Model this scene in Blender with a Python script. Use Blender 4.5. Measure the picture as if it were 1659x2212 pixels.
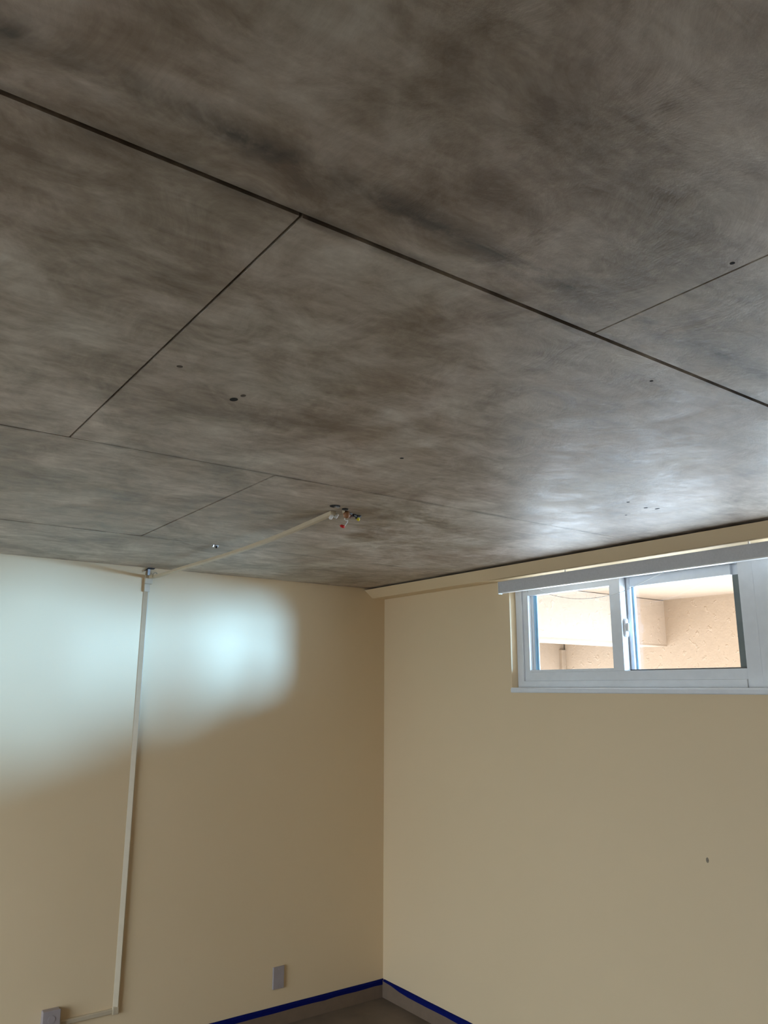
import bpy, bmesh, math, random
from mathutils import Vector, Matrix, noise

for o in list(bpy.data.objects):
    bpy.data.objects.remove(o, do_unlink=True)
scene = bpy.context.scene
COL = scene.collection
random.seed(7)

# ------------------------------------------------------------------ camera
cam_data = bpy.data.cameras.new('camera')
cam_data.sensor_fit = 'HORIZONTAL'
cam_data.sensor_width = 36.0
cam_data.lens = 36.0 * 1667.46 / 1659.0
cam_data.clip_start = 0.02
cam = bpy.data.objects.new('camera', cam_data)
COL.objects.link(cam)
FW = Vector((0.57275037, 0.78856301, 0.223887))
RT = Vector((0.80852272, -0.58844972, 0.00423423))
UP = Vector((-0.1350852, -0.17859257, 0.97460591))
cam.matrix_world = Matrix(((RT.x, UP.x, -FW.x, 0.0), (RT.y, UP.y, -FW.y, 0.0),
                           (RT.z, UP.z, -FW.z, 1.79), (0, 0, 0, 1)))
scene.camera = cam

# ------------------------------------------------------------------ sky and low sky glow
world = bpy.data.worlds.new('sky')
scene.world = world
world.use_nodes = True
bg = world.node_tree.nodes['Background']
bg.inputs['Color'].default_value = (0.78, 0.87, 1.0, 1)
bg.inputs['Strength'].default_value = 5.6

sd = bpy.data.lights.new('sky_glow', 'SUN')  # low blue lamp standing in for a bright gap of open sky
sd.color = (0.29, 0.575, 1.0)
sd.energy = 8.8
sd.angle = math.radians(14.5)
sky_glow = bpy.data.objects.new('sky_glow', sd)
COL.objects.link(sky_glow)
sky_glow.rotation_euler = Vector((-1.0, 1.40, -0.068)).to_track_quat('-Z', 'Y').to_euler()

# portals that guide the sky light through the window and the added door
def portal(name, loc, direction, sx, sy):
    ld = bpy.data.lights.new(name, 'AREA')
    ld.shape = 'RECTANGLE'
    ld.size, ld.size_y = sx, sy
    ld.cycles.is_portal = True
    o = bpy.data.objects.new(name, ld)
    COL.objects.link(o)
    o.location = loc
    o.rotation_euler = Vector(direction).to_track_quat('-Z', 'Z').to_euler()
    return o
portal('sky_portal', (3.21, 1.66, 2.10), (-1, 0, 0), 2.7, 0.6)
portal('sky_portal', (-2.12, 2.5, 1.03), (1, 0, 0), 2.3, 2.1)

scene.view_settings.view_transform = 'Standard'
scene.view_settings.look = 'None'
scene.view_settings.exposure = 0.9
scene.view_settings.gamma = 1.0
scene.view_settings.use_curve_mapping = False

# ------------------------------------------------------------------ helpers
def tag(o, label=None, cat=None, group=None, kind=None):
    if label: o['label'] = label
    if cat: o['category'] = cat
    if group: o['group'] = group
    if kind: o['kind'] = kind
    return o

def empty(name, loc=(0, 0, 0)):
    o = bpy.data.objects.new(name, None)
    o.empty_display_size = 0.1
    COL.objects.link(o)
    o.location = loc
    return o

def obj(name, bm, mat, parent=None, smooth=False, bevel=0.0):
    bmesh.ops.recalc_face_normals(bm, faces=bm.faces[:])
    me = bpy.data.meshes.new(name)
    if parent is not None:
        off = Vector((0, 0, 0))
        p = parent
        while p is not None:
            off += p.location
            p = p.parent
        bmesh.ops.translate(bm, verts=bm.verts[:], vec=-off)
    bm.to_mesh(me)
    bm.free()
    if smooth:
        for f in me.polygons:
            f.use_smooth = True
    me.materials.append(mat)
    o = bpy.data.objects.new(name, me)
    COL.objects.link(o)
    o.parent = parent
    if bevel:
        m = o.modifiers.new('bevel', 'BEVEL')
        m.width = bevel
        m.segments = 2
        m.limit_method = 'ANGLE'
    return o

def new(): return bmesh.new()

def box(bm, x0, x1, y0, y1, z0, z1):
    v = [bm.verts.new((x, y, z)) for x in (x0, x1) for y in (y0, y1) for z in (z0, z1)]
    for f in ((0, 1, 3, 2), (4, 6, 7, 5), (0, 4, 5, 1), (2, 3, 7, 6), (0, 2, 6, 4), (1, 5, 7, 3)):
        bm.faces.new([v[i] for i in f])
    return bm

def bx(*a): return box(new(), *a)

def prism(bm, pts, axis, a, b):
    """extrude a 2-D outline along an axis; pts are the other two coordinates in xyz order"""
    def mk(p, t):
        if axis == 'x': return (t, p[0], p[1])
        if axis == 'y': return (p[0], t, p[1])
        return (p[0], p[1], t)
    A = [bm.verts.new(mk(p, a)) for p in pts]
    B = [bm.verts.new(mk(p, b)) for p in pts]
    bm.faces.new(A)
    bm.faces.new(B[::-1])
    n = len(pts)
    for i in range(n):
        bm.faces.new((A[i], B[i], B[(i + 1) % n], A[(i + 1) % n]))
    return bm

def smooth_path(pts, k=6):
    """Catmull-Rom resample"""
    P = [Vector(p) for p in pts]
    P = [P[0] * 2 - P[1]] + P + [P[-1] * 2 - P[-2]]
    out = []
    for i in range(1, len(P) - 2):
        p0, p1, p2, p3 = P[i - 1:i + 3]
        for j in range(k):
            t = j / k
            out.append(0.5 * ((2 * p1) + (p2 - p0) * t + (2 * p0 - 5 * p1 + 4 * p2 - p3) * t * t
                              + (3 * p1 - p0 - 3 * p2 + p3) * t ** 3))
    out.append(P[-2].copy())
    return out

def sweep(bm, pts, section, ref=(0, 0, 1)):
    """sweep a closed 2-D section (side, up) along a polyline"""
    pts = [Vector(p) for p in pts]
    rings = []
    for i, p in enumerate(pts):
        t = (pts[min(i + 1, len(pts) - 1)] - pts[max(i - 1, 0)]).normalized()
        r = Vector(ref)
        if abs(t.dot(r)) > 0.95:
            r = Vector((0, 1, 0)) if abs(t.y) < 0.9 else Vector((1, 0, 0))
        s = t.cross(r).normalized()
        u = s.cross(t).normalized()
        rings.append([bm.verts.new(p + s * a + u * b) for a, b in section])
    n = len(section)
    for A, B in zip(rings, rings[1:]):
        for i in range(n):
            bm.faces.new((A[i], A[(i + 1) % n], B[(i + 1) % n], B[i]))
    bm.faces.new(rings[0][::-1])
    bm.faces.new(rings[-1])
    return bm

def circ(r, n=10): return [(r * math.cos(2 * math.pi * i / n), r * math.sin(2 * math.pi * i / n)) for i in range(n)]
def tube(pts, r, n=10, bm=None): return sweep(bm or new(), pts, circ(r, n))

def cone(bm, base, axis, profile, n=14):
    """lathe: profile of (distance along axis, radius)"""
    a = Vector(axis).normalized()
    s = a.orthogonal().normalized()
    u = a.cross(s)
    rings = []
    for d, r in profile:
        rings.append([bm.verts.new(Vector(base) + a * d + (s * math.cos(2 * math.pi * i / n) + u * math.sin(2 * math.pi * i / n)) * r) for i in range(n)])
    for A, B in zip(rings, rings[1:]):
        for i in range(n):
            bm.faces.new((A[i], A[(i + 1) % n], B[(i + 1) % n], B[i]))
    bm.faces.new(rings[0][::-1])
    bm.faces.new(rings[-1])
    return bm

# ------------------------------------------------------------------ materials
class NT:
    def __init__(s, name):
        s.m = bpy.data.materials.new(name)
        s.m.use_nodes = True
        s.t = s.m.node_tree
        s.b = s.t.nodes['Principled BSDF']
    def n(s, typ, **kw):
        nd = s.t.nodes.new(typ)
        for k, v in kw.items(): setattr(nd, k, v)
        return nd
    def l(s, a, b): s.t.links.new(a, b)
    def coord(s):
        return s.n('ShaderNodeTexCoord').outputs['Object']
    def mapping(s, src, scale=(1, 1, 1), rot=(0, 0, 0)):
        mp = s.n('ShaderNodeMapping')
        mp.inputs['Scale'].default_value = scale
        mp.inputs['Rotation'].default_value = rot
        s.l(src, mp.inputs['Vector'])
        return mp.outputs[0]
    def noise(s, vec, scale, detail=4, rough=0.55, dist=0.0):
        nd = s.n('ShaderNodeTexNoise')
        nd.inputs['Scale'].default_value = scale
        nd.inputs['Detail'].default_value = detail
        nd.inputs['Roughness'].default_value = rough
        nd.inputs['Distortion'].default_value = dist
        s.l(vec, nd.inputs['Vector'])
        return nd.outputs['Fac']
    def ramp(s, fac, stops):
        r = s.n('ShaderNodeValToRGB')
        e = r.color_ramp.elements
        while len(e) < len(stops): e.new(0.5)
        for el, (p, c) in zip(e, stops):
            el.position = p
            el.color = (c[0], c[1], c[2], 1) if hasattr(c, '__len__') else (c, c, c, 1)
        s.l(fac, r.inputs['Fac'])
        return r.outputs['Color']
    def math(s, op, a, b=None, c=None):
        nd = s.n('ShaderNodeMath', operation=op)
        for i, v in enumerate((a, b, c)):
            if v is None: continue
            if isinstance(v, (int, float)): nd.inputs[i].default_value = v
            else: s.l(v, nd.inputs[i])
        return nd.outputs[0]
    def mix(s, fac, a, b, mode='MIX'):
        nd = s.n('ShaderNodeMix', data_type='RGBA', blend_type=mode)
        for i, v in ((0, fac), (6, a), (7, b)):
            if isinstance(v, (int, float)): nd.inputs[i].default_value = v
            elif isinstance(v, tuple): nd.inputs[i].default_value = (*v, 1)
            else: s.l(v, nd.inputs[i])
        return nd.outputs[2]
    def bump(s, h, strength=0.2, dist=0.01):
        b = s.n('ShaderNodeBump')
        b.inputs['Strength'].default_value = strength
        b.inputs['Distance'].default_value = dist
        s.l(h, b.inputs['Height'])
        s.l(b.outputs[0], s.b.inputs['Normal'])
    def col(s, v):
        if isinstance(v, tuple): s.b.inputs['Base Color'].default_value = (*v, 1)
        else: s.l(v, s.b.inputs['Base Color'])
    def set(s, **kw):
        for k, v in kw.items(): s.b.inputs[k.replace('_', ' ').title() if k != 'IOR' else k].default_value = v
        return s

def simple(name, c, rough=0.5, var=0.06, scale=20, bump=0.0, metallic=0.0, spec=0.5):
    k = NT(name)
    f = k.noise(k.coord(), scale, 3)
    lo = tuple(x * (1 - var) for x in c)
    hi = tuple(min(1, x * (1 + var)) for x in c)
    k.col(k.ramp(f, [(0.3, lo), (0.7, hi)]))
    k.b.inputs['Roughness'].default_value = rough
    k.b.inputs['Metallic'].default_value = metallic
    k.b.inputs['Specular IOR Level'].default_value = spec
    if bump: k.bump(f, bump, 0.002)
    return k.m

def mat_concrete():
    k = NT('board_formed_concrete')
    co = k.coord()
    sep = k.n('ShaderNodeSeparateXYZ')
    k.l(co, sep.inputs[0])
    big = k.noise(co, 2.3, 5, 0.62, 0.9)
    mid = k.noise(co, 7.0, 8, 0.72, 0.7)
    stroke = k.noise(k.mapping(co, (9, 26, 1), (0, 0, 0.5)), 1.0, 5, 0.6, 0.6)
    streak = k.noise(k.mapping(co, (5, 40, 1)), 1.0, 4, 0.6, 0.3)
    fine = k.noise(co, 70, 3, 0.6)
    s = k.math('MULTIPLY_ADD', big, 0.42, k.math('MULTIPLY', mid, 0.40))
    s = k.math('MULTIPLY_ADD', stroke, 0.17, s)
    s = k.math('MULTIPLY_ADD', streak, 0.09, s)
    s = k.math('MULTIPLY_ADD', fine, 0.05, s)
    c = k.ramp(s, [(0.455, (0.185, 0.131, 0.094)), (0.54, (0.345, 0.274, 0.216)),
                   (0.60, (0.475, 0.397, 0.332)), (0.69, (0.670, 0.588, 0.512))])
    # faint warm and cool patches
    hue = k.noise(co, 3.1, 3, 0.5, 0.3)
    c = k.mix(k.ramp(hue, [(0.35, 0.0), (0.7, 0.55)]), c,
              k.mix(1.0, c, (0.90, 1.0, 0.98), 'MULTIPLY'))
    # smeared laitance beside the main joint
    def band(y, w, noise_f, amt, c):
        d = k.math('ABSOLUTE', k.math('SUBTRACT', sep.outputs['Y'], y))
        g = k.math('SUBTRACT', 1.0, k.math('MINIMUM', k.math('DIVIDE', d, w), 1.0))
        f = k.math('MULTIPLY', g, k.math('MULTIPLY', k.ramp(noise_f, [(0.37, 0.0), (0.60, 1.0)]), amt))
        return k.mix(f, c, (0.055, 0.045, 0.038))
    wob = k.noise(k.mapping(co, (5, 9, 1)), 1.0, 5, 0.7, 0.8)
    c = band(0.752, 0.045, wob, 0.9, c)
    c = band(0.844, 0.022, k.noise(co, 11, 4), 0.8, c)
    c = band(2.063, 0.020, k.noise(co, 9, 4), 0.6, c)
    c = band(3.287, 0.020, k.noise(co, 8, 4), 0.5, c)
    k.col(c)
    k.l(k.ramp(mid, [(0.3, 0.40), (0.7, 0.62)]), k.b.inputs['Roughness'])
    k.b.inputs['Specular IOR Level'].default_value = 1.0
    k.bump(k.math('ADD', k.math('MULTIPLY', mid, 0.6), k.math('MULTIPLY', stroke, 0.5)), 0.25, 0.012)
    return k.m

def mat_wall():
    k = NT('cream_wall_paint')
    co = k.coord()
    f = k.noise(co, 1.4, 3)
    k.col(k.ramp(f, [(0.3, (0.785, 0.612, 0.385)), (0.7, (0.805, 0.628, 0.400))]))
    k.b.inputs['Roughness'].default_value = 0.55
    k.b.inputs['Specular IOR Level'].default_value = 0.35
    k.bump(k.noise(co, 160, 3), 0.06, 0.002)
    return k.m

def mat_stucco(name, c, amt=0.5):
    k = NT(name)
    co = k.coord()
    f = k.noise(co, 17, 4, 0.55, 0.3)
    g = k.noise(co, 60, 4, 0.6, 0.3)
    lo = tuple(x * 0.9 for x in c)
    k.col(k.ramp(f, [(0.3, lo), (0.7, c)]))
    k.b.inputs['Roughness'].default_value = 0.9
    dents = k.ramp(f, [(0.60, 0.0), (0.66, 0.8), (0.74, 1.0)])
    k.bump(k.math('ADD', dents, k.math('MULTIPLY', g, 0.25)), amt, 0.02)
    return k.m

M = {}
M['concrete'] = mat_concrete()
M['joint'] = simple('dark_joint', (0.040, 0.030, 0.024), 0.9)
M['hole'] = simple('dark_hole', (0.012, 0.011, 0.010), 0.9)
M['pock'] = simple('shallow_pock', (0.12, 0.098, 0.080), 0.9, 0.4, 120)
M['wall'] = mat_wall()
M['floor'] = simple('dull_concrete_floor', (0.15, 0.115, 0.085), 0.6, 0.2, 5)
M['base'] = simple('taupe_baseboard', (0.20, 0.140, 0.095), 0.6)
M['tape'] = simple('blue_masking_tape', (0.0003, 0.005, 0.105), 0.8, 0.15, 60, spec=0.15)
M['vinyl'] = simple('white_vinyl', (0.78, 0.80, 0.82), 0.35, 0.03)
M['gasket'] = simple('sky_tinted_glazing_spacer', (0.36, 0.62, 0.82), 0.3, 0.05)  # blue of the reflected sky put into the spacer colour
M['gap'] = simple('dark_track_gap', (0.10, 0.09, 0.08), 0.7)
M['strip'] = simple('stile_shade_grey', (0.16, 0.18, 0.17), 0.7)  # dark tone painted for the shade on the sash stile
M['shade'] = simple('grey_shade_fabric', (0.56, 0.56, 0.57), 0.8, 0.05, 120)
M['raceway'] = simple('cream_raceway', (0.58, 0.48, 0.335), 0.45, 0.04)
M['white'] = simple('white_plastic', (0.80, 0.79, 0.77), 0.35, 0.03)
M['plate'] = simple('lilac_grey_plate', (0.36, 0.305, 0.295), 0.5, 0.04)
M['metal'] = simple('galvanised_metal', (0.60, 0.62, 0.65), 0.3, 0.1, 40, 0, 1.0)
M['black'] = simple('black_wire', (0.010, 0.010, 0.011), 0.45)
M['brown'] = simple('orange_brown_wire', (0.30, 0.13, 0.05), 0.5)
M['maroon'] = simple('dark_red_wire', (0.10, 0.02, 0.02), 0.5)
M['red'] = simple('red_wire_nut', (0.60, 0.02, 0.02), 0.4)
M['yellow'] = simple('yellow_wire_nut', (0.75, 0.62, 0.03), 0.4)
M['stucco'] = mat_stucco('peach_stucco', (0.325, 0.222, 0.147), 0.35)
M['tan'] = mat_stucco('shade_toned_stucco', (0.27, 0.18, 0.115), 0.2)  # darker copy of the stucco, shade put into the colour
M['patio'] = simple('patio_concrete', (0.24, 0.21, 0.18), 0.85, 0.1, 6)

def mat_glass():
    k = NT('window_glass')
    k.t.nodes.remove(k.b)
    out = k.t.nodes['Material Output']
    tr = k.n('ShaderNodeBsdfTransparent')
    tr.inputs[0].default_value = (0.93, 0.96, 0.96, 1)
    gl = k.n('ShaderNodeBsdfGlossy')
    gl.inputs['Roughness'].default_value = 0.02
    fr = k.n('ShaderNodeLayerWeight')
    fr.inputs['Blend'].default_value = 0.5
    mx = k.n('ShaderNodeMixShader')
    sc = k.math('MULTIPLY_ADD', k.math('POWER', fr.outputs['Facing'], 5.0), 0.6, 0.035)
    k.l(sc, mx.inputs[0]); k.l(tr.outputs[0], mx.inputs[1]); k.l(gl.outputs[0], mx.inputs[2])
    k.l(mx.outputs[0], out.inputs['Surface'])
    return k.m
M['glass'] = mat_glass()

# ------------------------------------------------------------------ room shell
E, D, CZ = 3.032, 4.164, 2.435
X0, Y0 = -1.9, -1.7
def struct(o, label, cat): return tag(o, label, cat, kind='structure')

struct(obj('floor', bx(X0 - .2, E + .2, Y0 - .2, D + .2, -0.15, 0.0), M['floor']), 'dull dark concrete floor at the foot of the walls', 'floor')
struct(obj('wall_left', bx(X0 - .2, E + .2, D, D + .2, 0, 2.6), M['wall']), 'cream painted wall with the raceway running down it', 'wall')
OY0, OY1, OZ0, OZ1 = 0.314, 3.006, 1.790, 2.390
w = new()
box(w, E, E + .2, OY1, D, 0, 2.6)
box(w, E, E + .2, Y0, OY0, 0, 2.6)
box(w, E, E + .2, OY0, OY1, 0, OZ0)
box(w, E, E + .2, OY0, OY1, OZ1, 2.6)
wall_right = struct(obj('wall_right', w, M['wall']), 'cream painted wall with the high sliding window', 'wall')
struct(obj('wall_back', bx(X0 - .2, E + .2, Y0 - .2, Y0, 0, 2.6), M['wall']), 'cream painted wall behind the camera', 'wall')
w = new()
box(w, X0 - .2, X0, Y0, 1.4, 0, 2.6)
box(w, X0 - .2, X0, 3.6, D, 0, 2.6)
box(w, X0 - .2, X0, 1.4, 3.6, 2.06, 2.6)
struct(obj('wall_near', w, M['wall']), 'cream painted wall out of sight to the left', 'wall')

# scuffed screw hole in the right wall
cone_bm = cone(new(), (E + 0.004, 1.941, 1.123), (-1, 0, 0), [(0, 0.009), (0.0046, 0.008), (0.005, 0.003)], 9)
bmesh.ops.scale(cone_bm, vec=(1, 0.8, 1.3), space=Matrix.Translation((0, -1.941, -1.123)), verts=cone_bm.verts[:])
obj('screw_hole', cone_bm, simple('scuffed_filler', (0.30, 0.24, 0.17), 0.8, 0.4, 200), wall_right)

# ceiling: dark backing slab with the cast concrete panels hung under it
ceiling = struct(obj('ceiling', bx(X0 - .2, E + .2, Y0 - .2, D + .2, CZ + 0.012, CZ + 0.2), M['joint']),
                 'mottled grey brown concrete ceiling cast in large panels', 'ceiling')
YA, YB, YC = 0.844, 2.063, 3.287
def panel(x0, x1, ya0, yb0, ya1, yb1, dz=0.0):
    """quad panel: y from ya to yb at its x0 end and ya1 to yb1 at its x1 end"""
    b = new()
    lo = [(x0, ya0), (x1, ya1), (x1, yb1), (x0, yb0)]
    prism(b, lo, 'z', CZ + dz, CZ + 0.014)
    return obj('concrete_panel', b, M['concrete'], ceiling)
def split(x0, x1, f):
    return x0, x1, f(x0)[0], f(x0)[1], f(x1)[0], f(x1)[1]
ga = lambda x: 0.0046 if x < 2.0 else 0.0018      # half width of the near joint, thinning to the right
gb = lambda x: 0.0030 if x < 1.1 else 0.0008
gc = lambda x: 0.0022 if x < 1.5 else 0.0008
x_l, x_r, e = X0, E, 0.0022
for xa, xb, dz in ((x_l, -1.35 - e, 0), (-1.35 + e, 1.090 - 0.0022, 0.0), (1.090 + 0.0022, 2.08, 0.0), (2.08, x_r, 0.0)):
    g = ga((xa + xb) / 2)
    ge0, ge1 = ((0.0046, 0.0016) if xa == 2.08 else (0.0046, 0.0046))
    panel(xa, xb, YA - 1.219 + e, YA - ge0, YA - 1.219 + e, YA - ge1, dz)
for xa, xb, dz in ((x_l, 0.470 - 0.0026, 0.0008), (0.470 + 0.0026, 2.08, 0), (2.08, x_r, 0)):
    ge0, ge1 = ((0.0046, 0.0016) if xa == 2.08 else (0.0046, 0.0046))
    gb0, gb1 = (0.0038, 0.0038) if xb < 1 else ((0.0038, 0.0008) if xb < 2.2 else (0.0008, 0.0008))
    panel(xa, xb, YA + ge0, YB - gb0, YA + ge1, YB - gb1, dz)
for xa, xb, dz in ((x_l, -1.36 - e, 0), (-1.36 + e, 1.083 - 0.0026, 0.0012), (1.083 + 0.0026, x_r, 0)):
    gb1 = 0.0008 if xa > 1 else 0.0034
    gb0 = 0.0034
    gc1 = 0.0006 if xa > 1 else 0.0022
    panel(xa, xb, YB + gb0, YC - 0.0022, YB + gb1, YC - gc1, dz)
for xa, xb, dz in ((x_l, 0.470 - e, 0), (0.470 + e, x_r, 0)):
    panel(xa, xb, YC + 0.0024, D - 0.007, YC + (0.0006 if xb > 1 else 0.0024), D - 0.007, dz)
for xa, xb in ((x_l, 0.470 - e), (0.470 + e, x_r)):
    panel(xa, xb, Y0, YA - 1.219 - e, Y0, YA - 1.219 - e)

# drilled holes and pock marks in the ceiling
for x, y, rx, ry in ((2.244, 1.629, .006, .006), (2.366, 1.644, .007, .008), (2.412, 1.628, .006, .010), (2.41, 1.763, .005, .005),
                     (1.068, 0.556, .004, .004), (0.699, 1.549, .009, .012), (0.706, 1.515, .006, .008), 
                     (1.286, 1.685, .006, .006), (1.37, 0.915, .004, .004)):
    b = cone(new(), (0, 0, 0), (0, 0, -1), [(0, 1.0), (1, 1.0), (1.02, 0.6)], 12)
    bmesh.ops.scale(b, vec=(rx, ry, 0.0022), verts=b.verts[:])
    bmesh.ops.translate(b, vec=(x, y, CZ + 0.0019), verts=b.verts[:])
    obj('drill_hole', b, M['hole'] if (x, y) != (0.706, 1.515) else M['pock'], ceiling)
b = cone(new(), (0.529, 1.445, CZ + 0.0019), (0, 0, -1), [(0, .0075), (.0021, .0065), (.0022, .004)], 9)
obj('pock_mark', b, M['pock'], ceiling)

# sloping board along the top of the window wall
t = new()
prism(t, [(2.868, 2.424), (2.932, 2.373), (E + 0.0, 2.373), (E + 0.0, 2.424)], 'y', Y0, D)
struct(obj('trim_1', t, M['wall'], bevel=0.002), 'cream sloping board running along the ceiling above the window', 'trim')

# baseboards
b = new(); prism(b, [(D, 0), (D - .012, 0), (D - .012, .088), (D - .007, .0945), (D, .0945)], 'x', X0, E)
struct(obj('baseboard_left', b, M['base']), 'low taupe baseboard under the blue tape on the raceway wall', 'baseboard')
b = new(); prism(b, [(E, 0), (E - .012, 0), (E - .012, .088), (E - .007, .0945), (E, .0945)], 'y', Y0, D - .012)
struct(obj('baseboard_right', b, M['base']), 'low taupe baseboard under the blue tape on the window wall', 'baseboard')

# ------------------------------------------------------------------ window
VX = 3.084
def window(name, dy, label):
    r = empty(name, (VX, 1.66 + dy, OZ0))
    struct(r, label, 'window')
    Y = lambda a: a + dy
    def part(nm, m, *boxes, parent=r, bevel=0.0015):
        bm = new()
        for q in boxes:
            box(bm, q[0], q[1], q[2] + dy, q[3] + dy, q[4], q[5])
        return obj(nm, bm, m, parent, bevel=bevel)
    # fixed frame members
    part('jamb', M['vinyl'], (3.078, 3.165, 2.962, 3.006, 1.802, 2.390), (3.088, 3.165, 2.924, 2.962, 1.836, 2.390))
    part('jamb', M['vinyl'], (3.084, 3.150, 1.660, 1.724, 1.802, 2.390))
    part('head_rail', M['vinyl'], (3.084, 3.185, 1.724, 2.924, 2.322, 2.390))
    part('bottom_rail', M['vinyl'], (3.086, 3.185, 1.724, 2.924, 1.836, 1.880), (3.076, 3.185, 1.724, 2.962, 1.802, 1.836))
    part('track', M['gap'], (3.130, 3.1335, 1.724, 2.924, 1.880, 1.886))
    # inner sash (left)
    s1 = part('sash', M['vinyl'], (3.084, 3.128, 2.321, 2.383, 1.880, 2.322), (3.087, 3.128, 2.383, 2.924, 1.880, 1.893),
              (3.090, 3.128, 2.383, 2.924, 2.287, 2.322), (3.1135, 3.129, 2.908, 2.924, 1.893, 2.287))
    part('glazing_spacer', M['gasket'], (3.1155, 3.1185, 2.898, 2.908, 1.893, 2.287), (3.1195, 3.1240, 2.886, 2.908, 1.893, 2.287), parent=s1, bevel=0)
    part('pane', M['glass'], (3.1195, 3.1225, 2.383, 2.886, 1.893, 2.287), parent=s1, bevel=0)
    bm = new()
    prism(bm, [(3.096, 2.055 - .012), (3.103, 2.036), (3.113, 2.036), (3.118, 2.046), (3.118, 2.114), (3.113, 2.124), (3.104, 2.124), (3.097, 2.112)],
          'y', 2.321 + dy, 2.309 + dy)
    lt = obj('latch', bm, M['white'], s1, bevel=0.002)
    bm = new()
    prism(bm, [(3.100, 2.066), (3.106, 2.060), (3.108, 2.100), (3.101, 2.102)], 'y', 2.309 + dy, 2.297 + dy)
    obj('latch_lever', bm, M['white'], lt, bevel=0.0015)
    # outer sash (right)
    s2 = part('sash', M['vinyl'], (3.134, 3.180, 2.300, 2.340, 1.880, 2.322), (3.1505, 3.180, 1.724, 1.785, 1.880, 2.322),
              (3.134, 3.180, 1.785, 2.300, 1.880, 1.887), (3.134, 3.180, 1.785, 2.300, 2.276, 2.322))
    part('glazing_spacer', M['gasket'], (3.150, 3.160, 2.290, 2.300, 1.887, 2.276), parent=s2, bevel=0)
    part('pane', M['glass'], (3.158, 3.162, 1.785, 2.292, 1.887, 2.276), parent=s2, bevel=0)
    part('stile_shade', M['strip'], (3.148, 3.1505, 1.726, 1.786, 1.887, 2.276), parent=s2, bevel=0)  # thin dark strip added over the stile to paint its shade
    part('meeting_gap', M['gap'], (3.1285, 3.1335, 2.325, 2.336, 1.882, 2.320), parent=s1, bevel=0)
    return r
window('window_1', 0.0, 'white vinyl sliding window high in the cream wall under the grey shade')
w2 = struct(empty('window_2', (VX, 0.98, OZ0)), 'white framed fixed window added beside the sliding one for daylight', 'window')  # second window added to bring in more soft daylight
b = new()
for q in ((1.560, 1.660, 1.802, 2.390), (0.314, 0.36, 1.802, 2.390), (0.36, 1.560, 2.322, 2.390), (0.36, 1.560, 1.802, 1.880)):
    box(b, 3.084, 3.125, *q)
obj('frame', b, M['vinyl'], w2)
obj('pane', bx(3.105, 3.109, 0.36, 1.560, 1.880, 2.322), M['glass'], w2)
bm = new()
prism(bm, [(E - .008, 1.779), (E - .005, 1.7755), (VX + .06, 1.7755), (VX + .06, 1.802), (E - .002, 1.802), (E - .008, 1.796)], 'y', 0.300, 3.009)
struct(obj('trim_2', bm, M['vinyl']), 'white painted sill board under the sliding window', 'trim')

# unseen glass door added in the left wall to let in fill light
dg = struct(empty('door_2', (X0, 2.5, 0)), 'white framed sliding glass door added out of sight to the left for fill light', 'door')
b = new()
for q in ((1.4, 1.45, 0, 2.06), (3.55, 3.6, 0, 2.06), (2.47, 2.53, .05, 2.0), (1.45, 3.55, 2.0, 2.06), (1.45, 3.55, 0, .05)):
    box(b, X0 - .12, X0 - .05, *q)
obj('frame', b, M['vinyl'], dg, bevel=.002)
for ya, yb in ((1.45, 2.47), (2.53, 3.55)):
    obj('pane', bx(X0 - .088, X0 - .083, ya, yb, .05, 2.0), M['glass'], dg)
struct(obj('floor_yard', bx(-9, X0 - .2, -4, 7, -.15, 0.0), M['patio']), 'unseen concrete yard added beyond the glass door', 'floor')  # added ground, toned dull to limit light bounced up to the ceiling

# ------------------------------------------------------------------ outside passage
XF = 5.763
struct(obj('wall_outside', bx(XF, XF + .25, 3.02, 5.0, 1.90, 2.9), M['stucco']), 'peach stucco wall facing the window across the passage', 'wall')
struct(obj('wall_beam', bx(3.24, XF, 3.90, 4.16, 2.165, 2.53), M['stucco']), 'peach stucco beam across the end of the passage', 'beam')
struct(obj('wall_recess', bx(3.24, 8.4, 5.02, 5.2, 1.88, 2.9), M['tan']), 'stucco wall deep under the beam, coloured darker as shade', 'wall')
struct(obj('ceiling_outside', bx(3.24, 7.0, -0.6, 5.02, 2.535, 2.65), M['tan']), 'shade-toned stucco soffit over the passage, extended to cut the light', 'ceiling')  # lengthened out of view to cut off high light; tone darkened
struct(obj('floor_outside', bx(3.24, 3.75, -6.0, 5.02, 0.85, 1.0), M['patio']), 'concrete walkway outside below the window', 'floor')
struct(obj('trim_3', bx(3.24, XF, 3.90, 4.22, 2.150, 2.1645), M['tan']), 'added board painting shade under the stucco beam', 'trim')  # made-up board, its darker tone stands for the shaded beam underside
dr = struct(empty('door_1', (5.95, 5.02, 1.88)), 'tan framed door in the recess beyond the window', 'door')
obj('casing', box(box(bx(5.70, 5.76, 4.99, 5.02, 1.88, 2.10), 6.62, 6.68, 4.99, 5.02, 1.88, 2.10), 5.70, 6.68, 4.99, 5.02, 2.1001, 2.16), M['tan'], dr)
obj('door_leaf', bx(5.7601, 6.6199, 5.008, 5.02, 1.88, 2.0999), M['tan'], dr)
for xa, xb, zt in ((5.845, 5.925, 2.055), (5.945, 6.000, 2.035)):
    obj('slat', bx(xa, xb, 5.001, 5.008, 1.88, zt), M['stucco'], dr)

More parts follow.
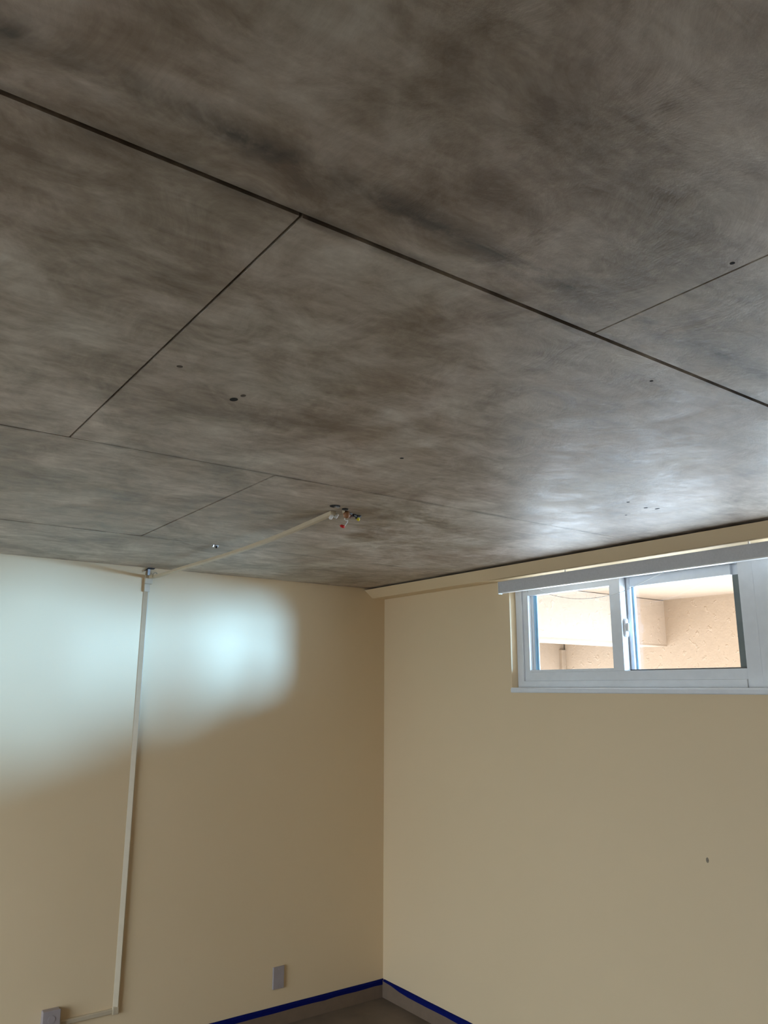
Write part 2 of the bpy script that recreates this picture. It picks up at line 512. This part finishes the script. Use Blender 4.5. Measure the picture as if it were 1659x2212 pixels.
# ------------------------------------------------------------------ raised shade and cord
sh = tag(empty('window_shade', (2.96, 1.6, 2.30)), 'grey raised window shade hanging under the ceiling board over the window', 'shade')
obj('fabric', bx(2.948, 2.972, 0.30, 3.000, 2.302, 2.360), M['shade'], sh, bevel=0.002)
obj('bottom_rail', bx(2.947, 2.974, 0.298, 3.002, 2.297, 2.3025), M['white'], sh, bevel=0.001)
obj('end_cap', bx(2.946, 2.974, 3.000, 3.004, 2.293, 2.360), M['white'], sh)
for y in (2.55, 1.6, 0.6):
    obj('bracket', bx(2.966, 2.972, y - .003, y + .003, 2.360, 2.373), M['white'], sh)
cord = tube(smooth_path([(2.965, 2.735, 2.299), (2.967, 2.66, 2.262), (2.97, 2.52, 2.228), (2.97, 2.40, 2.2185), (2.97, 2.30, 2.222), (2.97, 2.20, 2.237), (2.967, 2.08, 2.272), (2.965, 1.985, 2.299)], 5), 0.0013, 6)
obj('pull_cord', cord, M['white'], sh, smooth=True)

# ------------------------------------------------------------------ raceway from ceiling to outlet
rw = tag(empty('cable_raceway', (1.42, D, 0.26)), 'thin cream cable raceway sagging from ceiling box and down the wall to outlet', 'raceway')
sec = [(-.011, -.007), (.011, -.007), (.011, .004), (.008, .007), (-.008, .007), (-.011, .004)]
run = smooth_path([(1.490, 2.372, 2.4275), (1.480, 2.78, 2.400), (1.468, 3.19, 2.386), (1.454, 3.73, 2.383), (1.445, 4.05, 2.381), (1.438, 4.125, 2.383)], 6)
obj('ceiling_run', sweep(new(), run, [(a, -b) for a, b in sec]), M['raceway'], rw)
obj('wall_run', prism(new(), [(1.406, D), (1.4065, D - .003), (1.427, D - .018), (1.4315, D - .016), (1.4315, D)], 'z', 0.262, 2.372), M['raceway'], rw, bevel=.001)
obj('elbow', box(bx(1.405, 1.448, D - .020, D, 2.345, 2.392), 1.424, 1.450, 4.095, D - .020, 2.374, 2.392), M['raceway'], rw, bevel=.003)
obj('connector_sleeve', bx(1.405, 1.436, D - .018, D, 2.302, 2.345), M['raceway'], rw, bevel=.002)
cl = obj('riser_clip', bx(1.418, 1.433, D - .012, D - .004, 2.392, 2.436), M['metal'], rw, bevel=.001)
obj('wire_loop', tube(smooth_path([(1.440, 4.140, 2.390), (1.449, 4.138, 2.404), (1.459, 4.136, 2.409), (1.468, 4.132, 2.398), (1.470, 4.128, 2.390)], 5), 0.003, 8), M['raceway'], rw, smooth=True)
obj('shade_wedge', prism(new(), [(1.398, 2.412), (1.420, 2.434), (1.462, 2.436), (1.452, 2.428), (1.420, 2.426)], 'y', D - .014, D - .002), M['black'], rw)  # black wedge standing for the dark shadow just below the ceiling
obj('lower_run', prism(new(), [(D, .253), (D - .010, .253), (D - .014, .256), (D - .014, .272), (D - .010, .275), (D, .275)], 'x', 1.150, 1.431), M['raceway'], rw, bevel=.001)
obj('corner_cover', bx(1.404, 1.434, D - .017, D, .249, .282), M['raceway'], rw, bevel=.003)

ot = tag(empty('surface_outlet', (1.114, D, 0.28)), 'pale surface-mounted outlet box where the raceway ends low on wall', 'outlet')
obj('back_box', bx(1.076, 1.152, D - .036, D, .218, .336), M['plate'], ot, bevel=.004)
fp = obj('face_plate', bx(1.074, 1.154, D - .042, D - .036, .216, .338), M['plate'], ot, bevel=.003)
for z in (.256, .300):
    s_ = obj('socket', cone(new(), (1.114, D - .042, z), (0, -1, 0), [(0, .017), (.002, .0165)], 18), M['plate'], fp)

bp = tag(empty('blank_plate', (2.315, D, .24)), 'pale rectangular cover plate low on the wall near the corner', 'wall plate')
bm = new()
prism(bm, [(2.279, D - .001), (2.283, D - .008), (2.347, D - .012), (2.352, D - .001)], 'z', .183, .294)
obj('plate', bm, M['plate'], bp, bevel=.002)
for z in (.197, .280):
    obj('screw', cone(new(), (2.315, D - .0095, z), (0, -1, 0), [(0, .0035), (.002, .003)], 10), M['plate'], bp)

# ------------------------------------------------------------------ bare wiring at the ceiling box
wr = tag(empty('wire_bundle', (1.50, 2.34, CZ)), 'bare wires with red and yellow caps dangling from ceiling hole', 'wires')
b = cone(new(), (1.452, 2.30, CZ + .002), (0, 0, -1), [(0, .020), (.004, .019)], 16)
obj('box_opening', b, M['hole'], wr)
b = cone(new(), (1.505, 2.315, CZ + .002), (0, 0, -1), [(0, .013), (.006, .011)], 12)
obj('cable_entry', b, M['hole'], wr)
obj('mounting_tab', bx(1.448, 1.466, 2.292, 2.302, CZ - .007, CZ - .002), M['metal'], wr)
for x, y, z in ((1.487, 2.392, 2.421), (1.508, 2.390, 2.427)):
    obj('clip', cone(new(), (x - .006, y - .012, z - .016), (.55, 0, .83), [(0, .004), (.002, .0070), (.018, .0070), (.020, .004)], 10), M['white'], rw, smooth=True)
obj('cable_sheath', tube(smooth_path([(1.512, 2.335, 2.433), (1.524, 2.355, 2.430), (1.538, 2.368, 2.431), (1.550, 2.368, 2.437)], 5), .0042, 8), M['raceway'], wr, smooth=True)
obj('tape_wrap', cone(new(), (1.531, 2.350, 2.436), (.30, .02, -.95), [(0, .006), (.005, .0125), (.020, .013), (.027, .006)], 12), M['brown'], wr, smooth=True)
obj('wire', tube(smooth_path([(1.545, 2.37, 2.432), (1.556, 2.37, 2.424), (1.566, 2.372, 2.420), (1.572, 2.372, 2.427), (1.566, 2.37, 2.436)], 5), .0028, 8), M['maroon'], wr, smooth=True)
obj('wire', tube(smooth_path([(1.550, 2.36, 2.433), (1.565, 2.365, 2.434), (1.576, 2.37, 2.442), (1.589, 2.372, 2.441), (1.590, 2.376, 2.433), (1.578, 2.38, 2.430)], 6), .0046, 8), M['black'], wr, smooth=True)
obj('wire', tube(smooth_path([(1.578, 2.37, 2.432), (1.592, 2.375, 2.430), (1.603, 2.38, 2.438), (1.612, 2.38, 2.436), (1.606, 2.38, 2.426), (1.596, 2.38, 2.424)], 6), .0046, 8), M['black'], wr, smooth=True)
obj('wire', tube(smooth_path([(1.596, 2.376, 2.428), (1.612, 2.378, 2.431), (1.619, 2.38, 2.441)], 5), .0046, 8), M['black'], wr, smooth=True)
obj('wire_cap', cone(new(), (1.602, 2.381, 2.430), (.6, .1, -.75), [(0, .0075), (.006, .0082), (.014, .006), (.018, .003)], 12), M['yellow'], wr, smooth=True)
obj('wire', tube(smooth_path([(1.540, 2.37, 2.430), (1.548, 2.375, 2.421), (1.545, 2.38, 2.413), (1.553, 2.38, 2.408), (1.560, 2.38, 2.410), (1.557, 2.38, 2.400), (1.551, 2.38, 2.393)], 5), .0019, 8), M['white'], wr, smooth=True)
obj('wire', tube(smooth_path([(1.551, 2.38, 2.393), (1.546, 2.38, 2.386), (1.540, 2.38, 2.384)], 5), .0019, 8), M['white'], wr, smooth=True)
obj('wire_cap', cone(new(), (1.544, 2.380, 2.383), (-1, 0, .15), [(0, .0055), (.006, .0060), (.014, .0048), (.018, .0025)], 12), M['red'], wr, smooth=True)

an = tag(empty('ceiling_anchor', (1.432, 3.300, CZ)), 'small white and metal anchor stub in the ceiling near the raceway', 'anchor')
obj('collar', cone(new(), (1.440, 3.300, CZ + .001), (0, 0, -1), [(0, .011), (.004, .010), (.011, .006)], 12), M['white'], an)
obj('socket_hole', cone(new(), (1.436, 3.292, CZ - .006), (-.2, -.5, -.8), [(0, .005), (.007, .005)], 10), M['hole'], an)
obj('stub', cone(new(), (1.424, 3.300, CZ + .001), (-.3, 0, -1), [(0, .006), (.009, .005)], 10), M['metal'], an)

# ------------------------------------------------------------------ blue masking tape
def tape(name, axis, a, b, label, taper):
    bm = new()
    n = 70
    prev = None
    for i in range(n + 1):
        s = a + (b - a) * i / n
        d = abs(s - b)                      # distance from the corner
        zt = .0965 + .0016 * noise.noise(Vector((s * 6, 1, 0)))
        zb = .0690 + .0045 * noise.noise(Vector((s * 9, 7, 0))) + .002 * noise.noise(Vector((s * 31, 3, 0)))
        if taper and d < .22: zb += (.026 - .0) * (1 - d / .22) ** 1.2
        def P(off, z): return (s, D - off, z) if axis == 'x' else (E - off, s, z)
        r = [bm.verts.new(P(.0002, zt)), bm.verts.new(P(.0016, zt + .0004)), bm.verts.new(P(.0132, .0892)), bm.verts.new(P(.0134, min(zb, .0885))), bm.verts.new(P(.0123, min(zb, .0885))), bm.verts.new(P(.0123, .0886)), bm.verts.new(P(.0073, .0951))]
        if prev:
            for k in range(7):
                bm.faces.new((prev[k], prev[(k + 1) % 7], r[(k + 1) % 7], r[k]))
        else: bm.faces.new(r)
        prev = r
    bm.faces.new(prev[::-1])
    tag(obj(name, bm, M['tape']), label, 'tape')
tape('masking_tape', 'x', X0 + .1, E - .002, 'blue masking tape strip along the foot of the raceway wall', False)
tape('masking_tape', 'y', Y0 + .1, D - .016, 'blue masking tape strip along the foot of the window wall', True)
